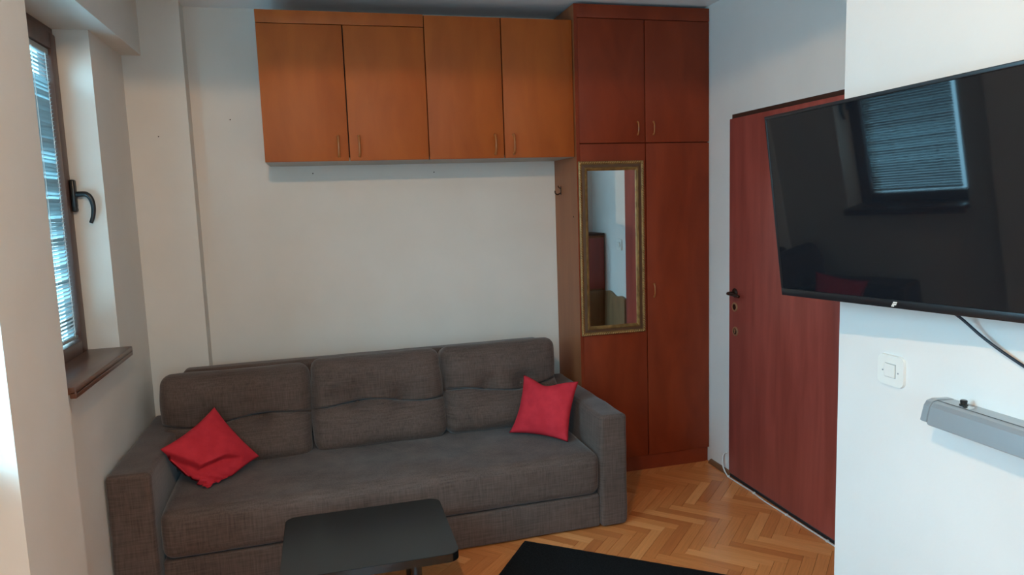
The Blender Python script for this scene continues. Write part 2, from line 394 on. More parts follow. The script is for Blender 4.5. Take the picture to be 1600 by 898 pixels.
# venetian blind -------------------------------------------------------
by0, by1 = op[0]+0.036, op[1]-0.003
bz0, bz1 = op[2]+0.012, op[3]-0.002
xb = XW-0.022
bl = tag(empty('venetian_blind', (xb, (by0+by1)/2, bz0)), 'pale grey venetian blind with narrow slats hanging in the brown window', 'blind')
hy = (by1-by0)/2
box('head_rail', -0.012, 0.012, -hy, hy, bz1-bz0-0.024, bz1-bz0, SLAT, bl, 0.002)
box('bottom_rail', -0.011, 0.011, -hy, hy, 0.0, 0.014, SLAT, bl, 0.003)
PITCH = 0.0163; SW = 0.0215
ns = int((bz1-bz0-0.024-0.022)/PITCH)
sm = bmesh.new(); rows = []
for j in range(5):
    u = (j/4-0.5); rows.append([sm.verts.new((u*SW, s*hy, 0.0022*(1-4*u*u))) for s in (-1, 1)])
for a, b in zip(rows[:-1], rows[1:]): sm.faces.new((a[0], a[1], b[1], b[0]))
r = bmesh.ops.solidify(sm, geom=sm.faces[:], thickness=0.0007)
bmesh.ops.recalc_face_normals(sm, faces=sm.faces[:])
sme = bpy.data.meshes.new('slat'); sm.to_mesh(sme); sm.free(); sme.materials.append(SLAT)
for p in sme.polygons: p.use_smooth = True
sme.set_sharp_from_angle(angle=math.radians(50))
for i in range(ns):
    o = link('slat', sme, None, bl); o.location = (0, 0, 0.024+i*PITCH)
    # the top few slats hang open
    tl = -48
    if i >= ns-6: tl = 8
    o.rotation_euler = (0, math.radians(tl), 0)
for yy in (-hy*0.62, 0.10, hy-0.045):
    tb = bmesh.new(); tube(tb, [(0.013, yy, 0.01), (0.013, yy, bz1-bz0-0.02)], 0.0011, 6)
    obj('ladder_cord', tb, WHITEPL, bl)

# door -------------------------------------------------------------------
dr = struct(empty('door_1', (XR, (YD0+YD1)/2, 0)), 'dark reddish brown flush door beside the television')
yc = (YD0+YD1)/2
box('door_leaf', -0.018, 0.022, YD1+0.004-yc, YD0-yc+0.004, 0.022, 2.036, MAHOG, dr, 0.003)
boxes('door_frame', [(-0.004, 0.09, YD1-yc, YD0-yc, 2.036, ZD), (0.023, 0.09, YD0-0.03-yc, YD0-yc, 0.0, 2.036), (0.023, 0.09, YD1-yc, YD1+0.03-yc, 0.0, 2.036)], MAHOG_D, dr)
box('threshold', -0.012, 0.1, YD1+.002-yc, YD0-.002-yc, 0.0, 0.016, DARKGAP, dr)
hd = empty('door_handle', (-0.018, -0.702-yc, 1.082)); hd.parent = dr
RX = Matrix.Rotation(-math.pi/2, 4, 'Y')
hb = bmesh.new(); lathe(hb, [(0.026, 0), (0.026, 0.004), (0.020, 0.009), (0.010, 0.012)], RX, 24); obj('rosette', hb, BRONZE, hd, smooth=True)
hb = bmesh.new(); pts = smooth_path([(-0.008, 0, 0), (-0.04, 0, 0), (-0.052, -0.012, 0), (-0.054, -0.06, 0), (-0.050, -0.115, -0.004)], 5); tube(hb, pts, [0.009]*8+[0.008]*(len(pts)-8), 12); obj('lever', hb, BRONZE, hd, smooth='all')
for zz, yy, inner in ((1.003, -0.703, 0), (0.866, -0.710, 1)):
    e = empty('lock_rosette', (-0.018, yy-yc, zz)); e.parent = dr
    hb = bmesh.new(); lathe(hb, [(0.026, 0), (0.026, 0.005), (0.022, 0.007), (0.017, 0.006), (0.017, 0.003)], RX, 28); obj('ring', hb, BRASS, e, smooth=True)
    hb = bmesh.new(); lathe(hb, [(0.016, 0.001), (0.016, 0.0046), (0.002, 0.0048)], RX, 24); obj('lock_core', hb, BRONZE, e, smooth=True)
    if inner:
        hb = bmesh.new(); bx(hb, -0.0075, -0.004, -0.004, 0.004, -0.010, 0.006, 0.001); lathe(hb, [(0.007, 0.004), (0.007, 0.0075)], Matrix.Translation((0, 0, 0.006)) @ RX, 16); obj('key_cylinder', hb, BRASS, e)

# ------------------------------------------------------------------ cupboards
DC, ZCB, ZCT = 0.374, 1.8633, 2.6054
DT, ZTT, ZM, ZDB, T0, T1 = 0.3995, 2.6836, 1.934, 0.0921, 2.2352, 2.6521
DTH = 0.018
def bow_handle(parent, x, z, h, y, name='handle', out=0.024, r=0.0062):
    b = bmesh.new(); H = h/2
    pts = smooth_path([(x, y+0.001, z-H), (x, y-out*0.55, z-H*0.93), (x, y-out, z-H*0.45), (x, y-out*1.05, z), (x, y-out, z+H*0.45), (x, y-out*0.55, z+H*0.93), (x, y+0.001, z+H)], 4)
    n = len(pts); tube(b, pts, [r*(1.25-0.35*math.sin(math.pi*i/(n-1))) for i in range(n)], 8)
    return obj(name, b, HANDLEW, parent, smooth='all')
def wall_cabinet(x0, x1, xm, ztop, label, fascia, hz):
    t = tag(empty('wall_cabinet', ((x0+x1)/2, -DC/2, ZCB)), label, 'cabinet', 'cherry wall cabinets above the sofa')
    ox, oyy, oz = (x0+x1)/2, -DC/2, ZCB
    yb, yf = -0.002, -(DC-DTH-0.002)
    e = 0.018
    def bb(n, a, m, bev=0.0, par=t): return box(n, a[0]-ox, a[1]-ox, a[2]-oyy, a[3]-oyy, a[4]-oz, a[5]-oz, m, par, bev)
    bb('side_panel', (x0+.0005, x0+e, yf, yb, ZCB+e, ZCT-e), CHERRY); bb('side_panel', (x1-e, x1-.0005, yf, yb, ZCB+e, ZCT-e), CHERRY)
    bb('bottom_panel', (x0+.0005, x1-.0005, yf, yb, ZCB, ZCB+e), UNDER); bb('top_panel', (x0+.0005, x1-.0005, yf, yb, ZCT-e, ZCT), CHERRY)
    bb('back_panel', (x0+e, x1-e, yb-0.006, yb, ZCB+e, ZCT-e), UNDER)
    if fascia: bb('fascia', (x0+.0005, x1-.0005, -DC, yf-.0004, ztop+0.003, ZCT), CHERRY, 0.0015)
    g = 0.0028
    for a, b, hx in ((x0+.001, xm-g, xm-0.052), (xm+g, x1-.0015, xm+0.052)):
        d = bb('cabinet_door', (a, b, -DC, yf-.0012, ZCB+0.0015, ztop), CHERRY, 0.0025)
        bow_handle(d, hx-ox, hz-oz, 0.10, -DC-oyy)
    bb('door_gap', (xm-0.012, xm+0.012, yf-.0002, yf+0.01, ZCB+0.02, ztop-.01), DARKGAP)
    return t
wall_cabinet(0.5873, 1.4165, 1.0035, 2.540, 'cherry wood wall cabinet, the left pair of doors, with a strip above the doors', True, 1.938)
wall_cabinet(1.4190, 2.2335, 1.830, ZCT-0.003, 'cherry wood wall cabinet, the right pair of doors, touching the tall wardrobe', False, 1.938)

wr = tag(empty('wardrobe', ((T0+XR)/2, -DT/2, 0)), 'tall cherry wood corner wardrobe with four doors reaching the ceiling', 'wardrobe')
ox, oyy = (T0+XR)/2, -DT/2
def wb(n, a, m, bev=0.0, par=wr): return box(n, a[0]-ox, a[1]-ox, a[2]-oyy, a[3]-oyy, a[4], a[5], m, par, bev)
yf = -(DT-DTH-0.002); XW1 = XR-0.002
wb('side_panel', (T0, T0+0.018, -DT+0.001, -0.002, 0.0, ZTT), BEECH); wb('side_panel', (XW1-0.018, XW1, yf, -0.002, 0.0, ZTT), CHERRY_R)
wb('top_panel', (T0+.018, XW1-.018, yf, -0.002, ZTT-0.018, ZTT), CHERRY_R); wb('back_panel', (T0+.018, XW1-.018, -0.010, -0.002, 0.05, ZTT-.018), UNDER)
wb('shelf', (T0+.018, XW1-.018, yf, -0.010, ZM-0.01, ZM+0.01), CHERRY_R); wb('divider', (T1-0.009, T1+0.009, yf, -0.010, 0.05, ZM-.01), DARKGAP); wb('divider', (T1-0.009, T1+0.009, yf, -0.010, ZM+.01, ZTT-.02), DARKGAP)
wb('plinth', (T0+.018, XW1-.018, -DT+0.012, -DT+0.028, 0.0, ZDB-.002), CHERRY_R)
wb('fascia', (T0+.0185, XW1, -DT, yf-.0005, 2.612, ZTT), CHERRY_R, 0.0015)
g = 0.0024; lx = T0+0.0195
for a, b, z0, z1, hx, hz, hh in ((lx, T1-g, ZM+g, 2.609, T1-0.047, 2.016, 0.07), (T1+g, XW1-.001, ZM+g, 2.609, T1+0.05, 2.016, 0.07),
                          (lx, T1-g, ZDB, ZM-g, None, 0, 0), (T1+g, XW1-.001, ZDB, ZM-g, T1+0.044, 1.085, 0.075)):
    d = wb('wardrobe_door', (a, b, -DT, yf-.0012, z0, z1), CHERRY_R, 0.0025)
    if hx: bow_handle(d, hx-ox, hz, hh, -DT-oyy, out=0.015, r=0.0045)
# front edge strip of the side panel
wb('edge_strip', (T0-0.0006, T0+0.0185, -DT-0.0006, -DT+0.0008, 0.0, ZTT), CHERRY_R)

# coat hook on the wardrobe side
hk = tag(empty('coat_hook', (T0, -0.115, 1.678)), 'small dark metal coat hook on the wardrobe side panel', 'hook')
b = bmesh.new(); bx(b, -0.003, -0.0003, -0.007, 0.007, -0.02, 0.03, 0.001); obj('back_plate', b, BRONZE, hk)
b = bmesh.new(); tube(b, smooth_path([(-0.002, 0, -0.008), (-0.022, 0, -0.018), (-0.036, 0, -0.010), (-0.038, 0, 0.006)], 4), 0.0035, 8); obj('lower_prong', b, BRONZE, hk, smooth='all')
b = bmesh.new(); tube(b, smooth_path([(-0.002, 0, 0.018), (-0.014, 0, 0.024), (-0.018, 0, 0.034)], 4), 0.003, 8); obj('upper_prong', b, BRONZE, hk, smooth='all')
b = bmesh.new(); lathe(b, [(0.004, 0), (0.004, 0.002), (0.002, 0.003)], Matrix.Translation((T0-.0003, -0.33, 1.53)) @ RX, 12)
tag(obj('screw', b, BRONZE), 'tiny dark screw in the wardrobe side panel below the coat hook', 'screw')

# gilt mirror on the narrow wardrobe door ----------------------------------
MX0, MX1, MZ0, MZ1 = 2.2405, 2.634, 0.849, 1.836
MY = -DT-0.0008
mr = tag(empty('hanging_mirror', ((MX0+MX1)/2, MY, MZ0)), 'tall narrow mirror in a gilt rope-edged frame on the wardrobe door', 'mirror')
mx, mz = (MX0+MX1)/2, MZ0
prof = [(0.0, 0.0), (0.0, 0.012), (0.006, 0.016), (0.012, 0.015), (0.015, 0.012), (0.019, 0.011), (0.034, 0.013), (0.037, 0.018), (0.041, 0.018), (0.043, 0.013), (0.047, 0.012), (0.049, 0.009), (0.053, 0.006), (0.053, 0.0)]
hw, hh = (MX1-MX0)/2, (MZ1-MZ0)
def fpt(side, s, inn, dep):
    c = [(-hw+inn, inn), (hw-inn, inn), (hw-inn, hh-inn), (-hw+inn, hh-inn)]
    p, q = c[side], c[(side+1) % 4]
    return Vector((p[0]+(q[0]-p[0])*s, -dep, p[1]+(q[1]-p[1])*s))
for side in range(4):
    b = bmesh.new()
    prism(b, prof, lambda a, d, k=side: fpt(k, 0, a, d), lambda a, d, k=side: fpt(k, 1, a, d))
    fo = obj('frame_rail', b, GOLD, mr)
    # rope of slanted beads along the outer edge
    p, q = fpt(side, 0, 0.0075, 0.016), fpt(side, 1, 0.0075, 0.016); d = (q-p); n = int(d.length/0.0135); d.normalize()
    rb = bmesh.new()
    for i in range(n):
        c = p+(q-p)*((i+.5)/n)
        inw = Vector((0, -1, 0)).cross(d)
        ax = (d*0.75+inw*0.66).normalized()
        m4 = Matrix.Translation(c) @ ax.to_track_quat('Z', 'Y').to_matrix().to_4x4() @ Matrix.Diagonal((0.0040, 0.0040, 0.0095, 1))
        bmesh.ops.create_icosphere(rb, subdivisions=1, radius=1.0, matrix=m4)
    ro = obj('rope_trim', rb, ROPE, fo, smooth='all'); ro['kind'] = 'stuff'
    # brown band between rope and inner beading
    b = bmesh.new(); prism(b, [(0.0185, 0.0112), (0.0185, 0.0122), (0.0335, 0.0142), (0.0335, 0.0128)], lambda a, dd, k=side: fpt(k, 0, a, dd), lambda a, dd, k=side: fpt(k, 1, a, dd))
    obj('brown_band', b, GOLD_D, fo)
box('mirror_glass', -hw+0.048, hw-0.048, -0.0055, -0.002, 0.048, hh-0.048, MIRROR, mr)

# ------------------------------------------------------------------ sofa
SRZ = math.radians(1.35)
SXC = 1.075; SYC = -0.585
sofa = tag(empty('sofa', (SXC, SYC, 0), SRZ), 'three-seat charcoal grey fabric sofa with tufted back cushions and block arms', 'sofa')
XA0, XA1, XB0, XB1 = -0.072-SXC, 0.098-SXC, 2.082-SXC, 2.226-SXC
YFR, YBK = -1.062-SYC, -0.135-SYC     # sofa front / back in its own frame
def nz(p, s, a): return noise.noise(Vector(p)*s)*a
def arm(x0, x1, rz=0.0):
    cx, cy = (x0+x1)/2, (YFR+YBK)/2
    soft_box('arm', (x1-x0)/2, (YBK-YFR)/2, 0.2835, 0.024, FABRIC, sofa, (4, 16, 10), 4,
             fn=lambda p: p+Vector((nz(p, 9, .004)+(0.006*(1-(p.z/.28)**2) if abs(p.x) > .05 else 0)*(1 if p.x > 0 else -1)*0, nz(p+Vector((3, 1, 2)), 8, .004), nz(p+Vector((7, 1, 2)), 7, .004))),
             mw=Matrix.Translation((cx, cy, 0.2835+0.006)) @ Matrix.Rotation(rz, 4, 'Z'))
arm(XA0-0.003, XA1, -SRZ); arm(XB0, XB1)
# lower front panel and body
soft_box('base', (XB0-XA1)/2-0.002, (YBK-YFR-0.02)/2, 0.083, 0.012, FABRIC, sofa, (24, 8, 3), 2,
         fn=lambda p: p+Vector((0, nz(p, 4, .004), 0)), mw=Matrix.Translation(((XA1+XB0)/2, (YBK+YFR+0.014)/2, 0.083+0.008)))
# seat cushion: rolled front edge, slightly crowned, light ripples
def seat_fn(p):
    q = p.copy(); t = max(0.0, p.z/0.1)
    crown = 0.008*(1-(p.x/1.0)**2)*(1-((p.y-0.05)/0.5)**2)
    if p.z > 0: q.z += crown*min(1, t)+nz((p.x, p.y, 0), 4.5, .009)*t
    q.z += -0.012*max(0, (-p.y-0.28)/0.18)*t
    if p.y < -0.2: q.y += nz((p.x, p.z*2, 3), 5, .006)-0.010*(1-(p.z/0.115)**2)
    return q
soft_box('seat', (XB0-XA1)/2-0.003, (YBK-YFR)/2-0.01, 0.1125, 0.048, FABRIC, sofa, (44, 22, 5), 4, fn=seat_fn,
         mw=Matrix.Translation(((XA1+XB0)/2, (YBK+YFR)/2-0.008, 0.178+0.1095)))
# back frame
soft_box('back_frame', (2.065-0.10)/2, 0.055, 0.265, 0.03, FABRIC, sofa, (20, 3, 6), 3, fn=lambda p: p+Vector((0, 0, nz(p, 4, .004))),
         mw=Matrix.Translation(((2.065+0.10)/2-SXC, -0.175-SYC, 0.548)))
# back cushions
def back_cushion(x0, x1, seed, zt, btn):
    W, H, T = (x1-x0)/2, 0.240, 0.095
    def fn(p):
        q = p.copy(); u = p.x/W; v = p.z/H
        edge = max(0, 1-u**4)*max(0, 1-v**4)
        if p.y < 0:
            f = min(1.0, -p.y/T*1.6)
            bul = 0.046*edge
            vc = -0.03+0.075*math.sin(u*3.4+seed)
            cr = math.exp(-((v-vc)/0.042)**2)*(0.050*(0.75+0.25*math.cos(u*5+seed)))*(1-abs(u)**8*0.5)
            wide = math.exp(-((v-vc)/0.28)**2)*0.030
            dm = 0
            for (bu, bv) in btn:
                dm += 0.042*math.exp(-(((u-bu)*W/0.045)**2+((v-bv)*H/0.035)**2))+0.022*math.exp(-(((u-bu)*W/0.10)**2+((v-bv)*H/0.09)**2))
            q.y += (-bul+cr+wide+dm)*f
            q.z -= 0.026*f*math.exp(-((v-vc-0.09)/0.09)**2)*(1-abs(u)**6)
            q.y += nz((p.x*1.0+seed, p.z*1.5, seed), 7, .010)*f
        q.x += 0.006*math.sin(v*3+seed)*(abs(u)**3)*(1 if u > 0 else -1)
        q.z += nz((p.x+seed, p.y, p.z), 5, .006)
        # lower edge sags forward a little
        q.y -= 0.022*max(0, -v)**2
        return q
    tilt = math.radians(-17)
    mw = Matrix.Translation(((x0+x1)/2-SXC, -0.405-SYC, zt)) @ Matrix.Rotation(tilt, 4, 'X')
    c = soft_box('back_cushion', W, T, H, 0.055, FABRIC, sofa, (44, 5, 80), 5, fn=fn, mw=mw)
    for (bu, bv) in btn:
        p = fn(Vector((bu*W, -T, bv*H)))
        b = bmesh.new(); bmesh.ops.create_uvsphere(b, u_segments=12, v_segments=8, radius=0.009, matrix=mw @ Matrix.Translation(p+Vector((0, -0.001, 0))) @ Matrix.Diagonal((1, .5, 1, 1)))
        obj('button', b, FABRIC, c, smooth='all')
back_cushion(0.026, 0.735, 0.4, 0.592, [(-0.32, -0.02), (0.30, -0.06)])
back_cushion(0.738, 1.425, 2.1, 0.606, [(-0.33, -0.03), (0.32, 0.02)])
back_cushion(1.428, 2.082, 4.0, 0.612, [(-0.30, 0.05), (0.34, 0.05)])

# ------------------------------------------------------------------ red pillows
def pillow(name, label, a, t, mw, warp, n=36):
    b = bmesh.new(); V = {}
    for s in (1, -1):
        for i in range(n+1):
            for j in range(n+1):
                u, v = 2*i/n-1, 2*j/n-1
                if s == -1 and (i in (0, n) or j in (0, n)): V[(s, i, j)] = V[(1, i, j)]; continue
                x = a*u*(1-0.10*(1-v*v)); z = a*v*(1-0.10*(1-u*u))
                th = t*(max(0, (1-u**2))*max(0, (1-v**2)))**0.42
                y = -s*th
                p = Vector((x, y, z))
                p.y += noise.noise(Vector((x*11, z*11, s*3.0)))*0.010*min(1, th/t*2)
                p = warp(p, u, v, s)
                V[(s, i, j)] = b.verts.new(mw @ p)
    for s in (1, -1):
        for i in range(n):
            for j in range(n):
                f = (V[(s, i, j)], V[(s, i+1, j)], V[(s, i+1, j+1)], V[(s, i, j+1)])
                if len(set(f)) == 4: b.faces.new(f)
    o = obj(name, b, RED, smooth='all'); tag(o, label, 'pillow', 'red throw pillows on the sofa'); return o
def warp_r(p, u, v, s):
    q = p.copy()
    q.z -= 0.030*max(0, v)**3*math.exp(-((u+0.1)/0.45)**2)          # top edge sags between the ears
    q.x += 0.020*max(0, -v)**2*(-1 if u < 0 else 0)*abs(u)
    q.y -= 0.0
    return q
mwR = Matrix.Translation((1.912, -0.722, 0.553)) @ Matrix.Rotation(math.radians(-40), 4, 'Z') @ Matrix.Rotation(math.radians(-27), 4, 'X') @ Matrix.Rotation(math.radians(2), 4, 'Y')
pillow('throw_pillow', 'plump red throw pillow standing against the right arm of the sofa', 0.158, 0.055, mwR, warp_r)
def pwl(x, pts):
    for (a, b), (c, d) in zip(pts[:-1], pts[1:]):
        if x <= c: return b+(d-b)*(x-a)/(c-a)
    return pts[-1][1]
FOLD = [(-1.1, -0.02), (-0.30, -0.40), (0.22, -0.14), (0.60, -0.10), (1.1, -0.3)]
def warp_l(p, u, v, s):
    q = p.copy()
    dv = (u+v)/2; du = (u-v)/2         # pillow stands on a corner: dv up, du right
    if s == 1:
        d = dv-pwl(du, FOLD)
        fade = max(0.0, min(1.0, (du+1.0)/0.25))*max(0.0, min(1.0, (0.62-du)/0.45))
        lip = 1/(1+math.exp(max(-40, min(40, -d*110))))                   # 1 above the fold, 0 below
        q.y += fade*(0.040*(1-lip)*math.exp(-max(0, -d)/0.6)-0.016*lip*math.exp(-max(0, d)/0.16))
        q.y += 0.014*math.sin(dv*26+du*11)*max(0, -dv-0.30)
    k = max(0, -dv-0.50)
    q += Vector((1, 0, 1))*0.707*0.10*k     # crushed lower corner
    q.x += 0.03*k*math.sin(du*40); q.z -= 0.03*k*math.sin(du*40)
    return q
rd = Vector((0.36, 0.15, -0.125)).normalized(); ud = Vector((-0.03, 0.125, 0.205)); ud = (ud-rd*ud.dot(rd)).normalized()
ex, ez = (rd+ud)/math.sqrt(2), (ud-rd)/math.sqrt(2); ey = ez.cross(ex)
mwL = Matrix((ex, ey, ez)).transposed().to_4x4(); mwL.translation = Vector((0.288, -0.772, 0.528))
pl = pillow('throw_pillow', 'crumpled red throw pillow resting on one corner by the left sofa arm', 0.158, 0.055, mwL, warp_l, 72)
for vtx in pl.data.vertices:
    if vtx.co.z < 0.418:
        dd = 0.418-vtx.co.z; vtx.co.y -= dd*0.75; vtx.co.z = 0.418-dd*0.12+0.010*math.sin(vtx.co.x*150)*min(1, dd*20)

# ------------------------------------------------------------------ coffee table, rug
TX0, TX1, TY0, TY1, TZ = 0.622, 1.263, -1.722, -1.20, 0.35
tb = tag(empty('coffee_table', ((TX0+TX1)/2, (TY0+TY1)/2, 0), 0.0), 'low black coffee table with rounded corners in front of the sofa', 'table')
def rrect(hx, hy, r, n=8):
    out = []
    for cx, cy, a0 in ((hx-r, hy-r, 0), (-hx+r, hy-r, 90), (-hx+r, -hy+r, 180), (hx-r, -hy+r, 270)):
        for k in range(n+1):
            a = math.radians(a0+90*k/n); out.append((cx+r*math.cos(a), cy+r*math.sin(a)))
    return out
hx, hy = (TX1-TX0)/2, (TY1-TY0)/2
b = bmesh.new(); prism(b, rrect(hx, hy, 0.045), lambda a, c: Vector((a, c, TZ-0.032)), lambda a, c: Vector((a, c, TZ-0.001)))
obj('table_top', b, BLACKEDGE, tb, smooth=True)
b = bmesh.new(); prism(b, rrect(hx-.002, hy-.002, 0.043), lambda a, c: Vector((a, c, TZ-0.0015)), lambda a, c: Vector((a, c, TZ)))
obj('top_surface', b, BLACKTOP, tb)
for sy in (-1, 1): box('apron', -hx+.15, hx-.15, sy*(hy-.15)-.01, sy*(hy-.15)+.01, TZ-.075, TZ-.0325, BLACKEDGE, tb)
for sx in (-1, 1):
    for sy in (-1, 1): box('leg', sx*(hx-.15)-.02, sx*(hx-.15)+.02, sy*(hy-.15)-.02, sy*(hy-.15)+.02, 0.0015, TZ-.0325, BLACKEDGE, tb, 0.003)
# askew black rug
ra = math.radians(-38.0); dx = Vector((math.cos(ra), math.sin(ra), 0)); dy = Vector((math.cos(ra-math.radians(88)), math.sin(ra-math.radians(88)), 0))
c0 = Vector((1.688, -1.055, 0))
b = bmesh.new(); nx_, ny_ = 60, 40; LX, LY = 1.25, 0.78
grid = {}
for i in range(nx_+1):
    for j in range(ny_+1):
        p = c0+dx*(LX*i/nx_)+dy*(LY*j/ny_)
        ed = min(i, nx_-i, j, ny_-j)
        z = 0.0195+noise.noise(p*60)*0.0012-(0.006 if ed == 0 else 0)
        p = p+Vector((noise.noise(p*40), noise.noise(p*40+Vector((5, 5, 5))), 0))*0.0015
        grid[(i, j)] = b.verts.new((p.x, p.y, z))
for i in range(nx_):
    for j in range(ny_): b.faces.new((grid[(i, j)], grid[(i+1, j)], grid[(i+1, j+1)], grid[(i, j+1)]))
ret = bmesh.ops.extrude_face_region(b, geom=b.faces[:])
for v in ret['geom']:
    if isinstance(v, bmesh.types.BMVert): v.co.z = 0.0008
tag(obj('rug', b, RUG), 'black rug lying askew on the parquet with a corner against the sofa', 'rug')

# ------------------------------------------------------------------ television
TW, TH, TD = 0.96, 0.552, 0.045
yw, ti, ro = 0.10, 0.1125, 0.0275
n_ = Vector((-math.cos(yw), -math.sin(yw), 0)); r_ = Vector((math.sin(yw), -math.cos(yw), 0)); u_ = Vector((0, 0, 1))
nn = n_*math.cos(ti)-u_*math.sin(ti); uu = u_*math.cos(ti)+n_*math.sin(ti)
rr = r_*math.cos(ro)+uu*math.sin(ro); uu = uu*math.cos(ro)-r_*math.sin(ro); nn = rr.cross(uu).normalized()
TM = Matrix((rr, uu, nn)).transposed().to_4x4(); TM.translation = Vector((2.241, -2.736, 1.5965))
tv = tag(empty('television'), 'large black flat-screen television tilted out from the white wall', 'television'); tv.matrix_world = TM
box('back_shell', -TW/2+0.003, TW/2-0.003, -TH/2+0.003, TH/2-0.003, -0.030, -0.0085, TVPL, tv, 0.006)
box('back_bulge', -TW*0.30, TW*0.30, -TH*0.40, TH*0.10, -0.058, -0.0302, TVPL, tv, 0.012)
bz = 0.010; bzb = 0.022
box('bezel', -TW/2, TW/2, TH/2-bz, TH/2, -0.008, 0.0, TVPL, tv, 0.0015); box('bezel', -TW/2, TW/2, -TH/2, -TH/2+bzb, -0.008, 0.0, TVPL, tv, 0.0015)
box('bezel', -TW/2, -TW/2+0.008, -TH/2+bzb, TH/2-bz, -0.008, 0.0, TVPL, tv, 0.0015); box('bezel', TW/2-0.008, TW/2, -TH/2+bzb, TH/2-bz, -0.008, 0.0, TVPL, tv, 0.0015)
box('screen', -TW/2+0.0085, TW/2-0.0085, -TH/2+bzb+.0005, TH/2-bz-.0005, -0.008, -0.0018, TVSC, tv)
b = bmesh.new()
for x, z, wd in ((-0.0665, 0.0035, 0.012), (-0.0695, -0.0015, 0.012), (-0.0725, -0.0060, 0.008)):
    prism(b, [(x, z-0.0018), (x+wd, z-0.0018), (x+wd+.0016, z+.0018), (x+.0016, z+.0018)], lambda a, c: Vector((a, -TH/2+0.012+c, 0.0)), lambda a, c: Vector((a, -TH/2+0.012+c, 0.0006)))
obj('logo', b, WHITEPL, tv)
mt = bmesh.new(); bx(mt, -0.11, 0.11, -0.11, 0.07, -0.066, -0.0585, 0.002); obj('mount_plate', mt, BLACKPL, tv)
wp = tag(empty('tv_bracket', (XP, -2.73, 1.56)), 'black wall bracket behind the television', 'bracket')
box('wall_plate', -0.012, -0.0006, -0.10, 0.10, -0.11, 0.11, BLACKPL, wp, 0.002); boxes('bracket_arm', [(-0.060, -0.012, -0.02, 0.02, -0.03, 0.03)], BLACKPL, wp)
b = bmesh.new()
tube(b, smooth_path([(2.335, -2.755, 1.335), (2.36, -2.79, 1.305), (2.378, -2.835, 1.265), (2.388, -2.895, 1.230), (2.392, -2.98, 1.195), (2.394, -3.08, 1.168), (2.394, -3.22, 1.15)], 6), 0.0036, 8)
tag(obj('tv_cable', b, CABLEB, smooth='all'), 'thin dark cable curving down the wall from under the television', 'cable')

# light switches --------------------------------------------------------------
def light_switch(label, mw, size=0.088):
    t = tag(empty('light_switch'), label, 'switch', 'white light switches'); t.matrix_world = mw   # local x right, y up, z out of the wall
    h = size/2
    b = bmesh.new(); prof = rrect(h*1.13, h*1.02, 0.018, 5); prism(b, prof, lambda a, c: Vector((a, c, 0.0004)), lambda a, c: Vector((a*.97, c*.97, 0.008)))
    obj('cover_plate', b, WHITEPL, t, smooth=True)
    k = bmesh.new(); bx(k, -0.019, 0.019, -0.019, 0.019, 0.0082, 0.0125, 0.0015)
    for v in k.verts: v.co.z += 0.04*v.co.y if v.co.z > 0.01 else 0
    obj('rocker', k, WHITEPL, t)
    boxes('seam', [(-0.0203, 0.0203, -0.0203, 0.0203, 0.0078, 0.0083)], SILVER, t)
    for s in (-1, 1):
        k = bmesh.new(); lathe(k, [(0.0025, 0.008), (0.0025, 0.0088), (0.0012, 0.009)], Matrix.Translation((s*0.0285, -0.003, 0)), 10); obj('screw', k, SILVER, t)
mw = Matrix(((0, 0, -1), (-1, 0, 0), (0, 1, 0))).to_4x4(); mw.translation = Vector((XP, -2.535, 1.112))
light_switch('square white light switch on the white wall under the television', mw)
mw = Matrix(((0, 0, -1), (-1, 0, 0), (0, 1, 0))).to_4x4(); mw.translation = Vector((XR, -1.74, 1.27))
light_switch('white light switch seen only in the gilt mirror', mw)

# silver strip lamp on the partition ------------------------------------------
lp = tag(empty('strip_lamp', (XP, -2.725, 1.022)), 'silver metal strip lamp mounted on the white wall below the switch', 'lamp')
prof = [(0.0006, 0.06), (0.052, 0.062), (0.066, 0.058), (0.074, 0.048), (0.080, 0.020), (0.083, 0.004), (0.079, 0.0), (0.0006, 0.012)]
LL = 0.62
b = bmesh.new(); prism(b, prof, lambda a, c: Vector((-a, -0.018, c)), lambda a, c: Vector((-a, -LL, c))); obj('housing', b, SILVER, lp)
capp = [(0.0006, 0.0605), (0.052, 0.0645), (0.069, 0.060), (0.077, 0.049), (0.083, 0.026), (0.087, 0.010), (0.080, 0.006), (0.072, 0.020), (0.066, 0.040), (0.050, 0.050), (0.0006, 0.048)]
b = bmesh.new(); prism(b, capp, lambda a, c: Vector((-a, 0.0, c)), lambda a, c: Vector((-a, -0.0175, c))); obj('end_cap', b, SILVER, lp)
box('seam_line', -0.0535, -0.0515, -LL, -0.018, 0.0622, 0.0630, SILVER_D, lp)
b = bmesh.new(); lathe(b, [(0.010, 0.0), (0.010, 0.004), (0.0075, 0.005), (0.0085, 0.013), (0.007, 0.015)], Matrix.Translation((-0.030, -0.075, 0.0612)), 16); obj('switch_knob', b, BLACKPL, lp, smooth=True)
b = bmesh.new(); lathe(b, [(0.013, 0.0), (0.013, 0.0016), (0.0095, 0.0022)], Matrix.Translation((-0.036, -0.094, 0.0617)), 20); obj('chrome_ring', b, CHROME, lp, smooth=True)

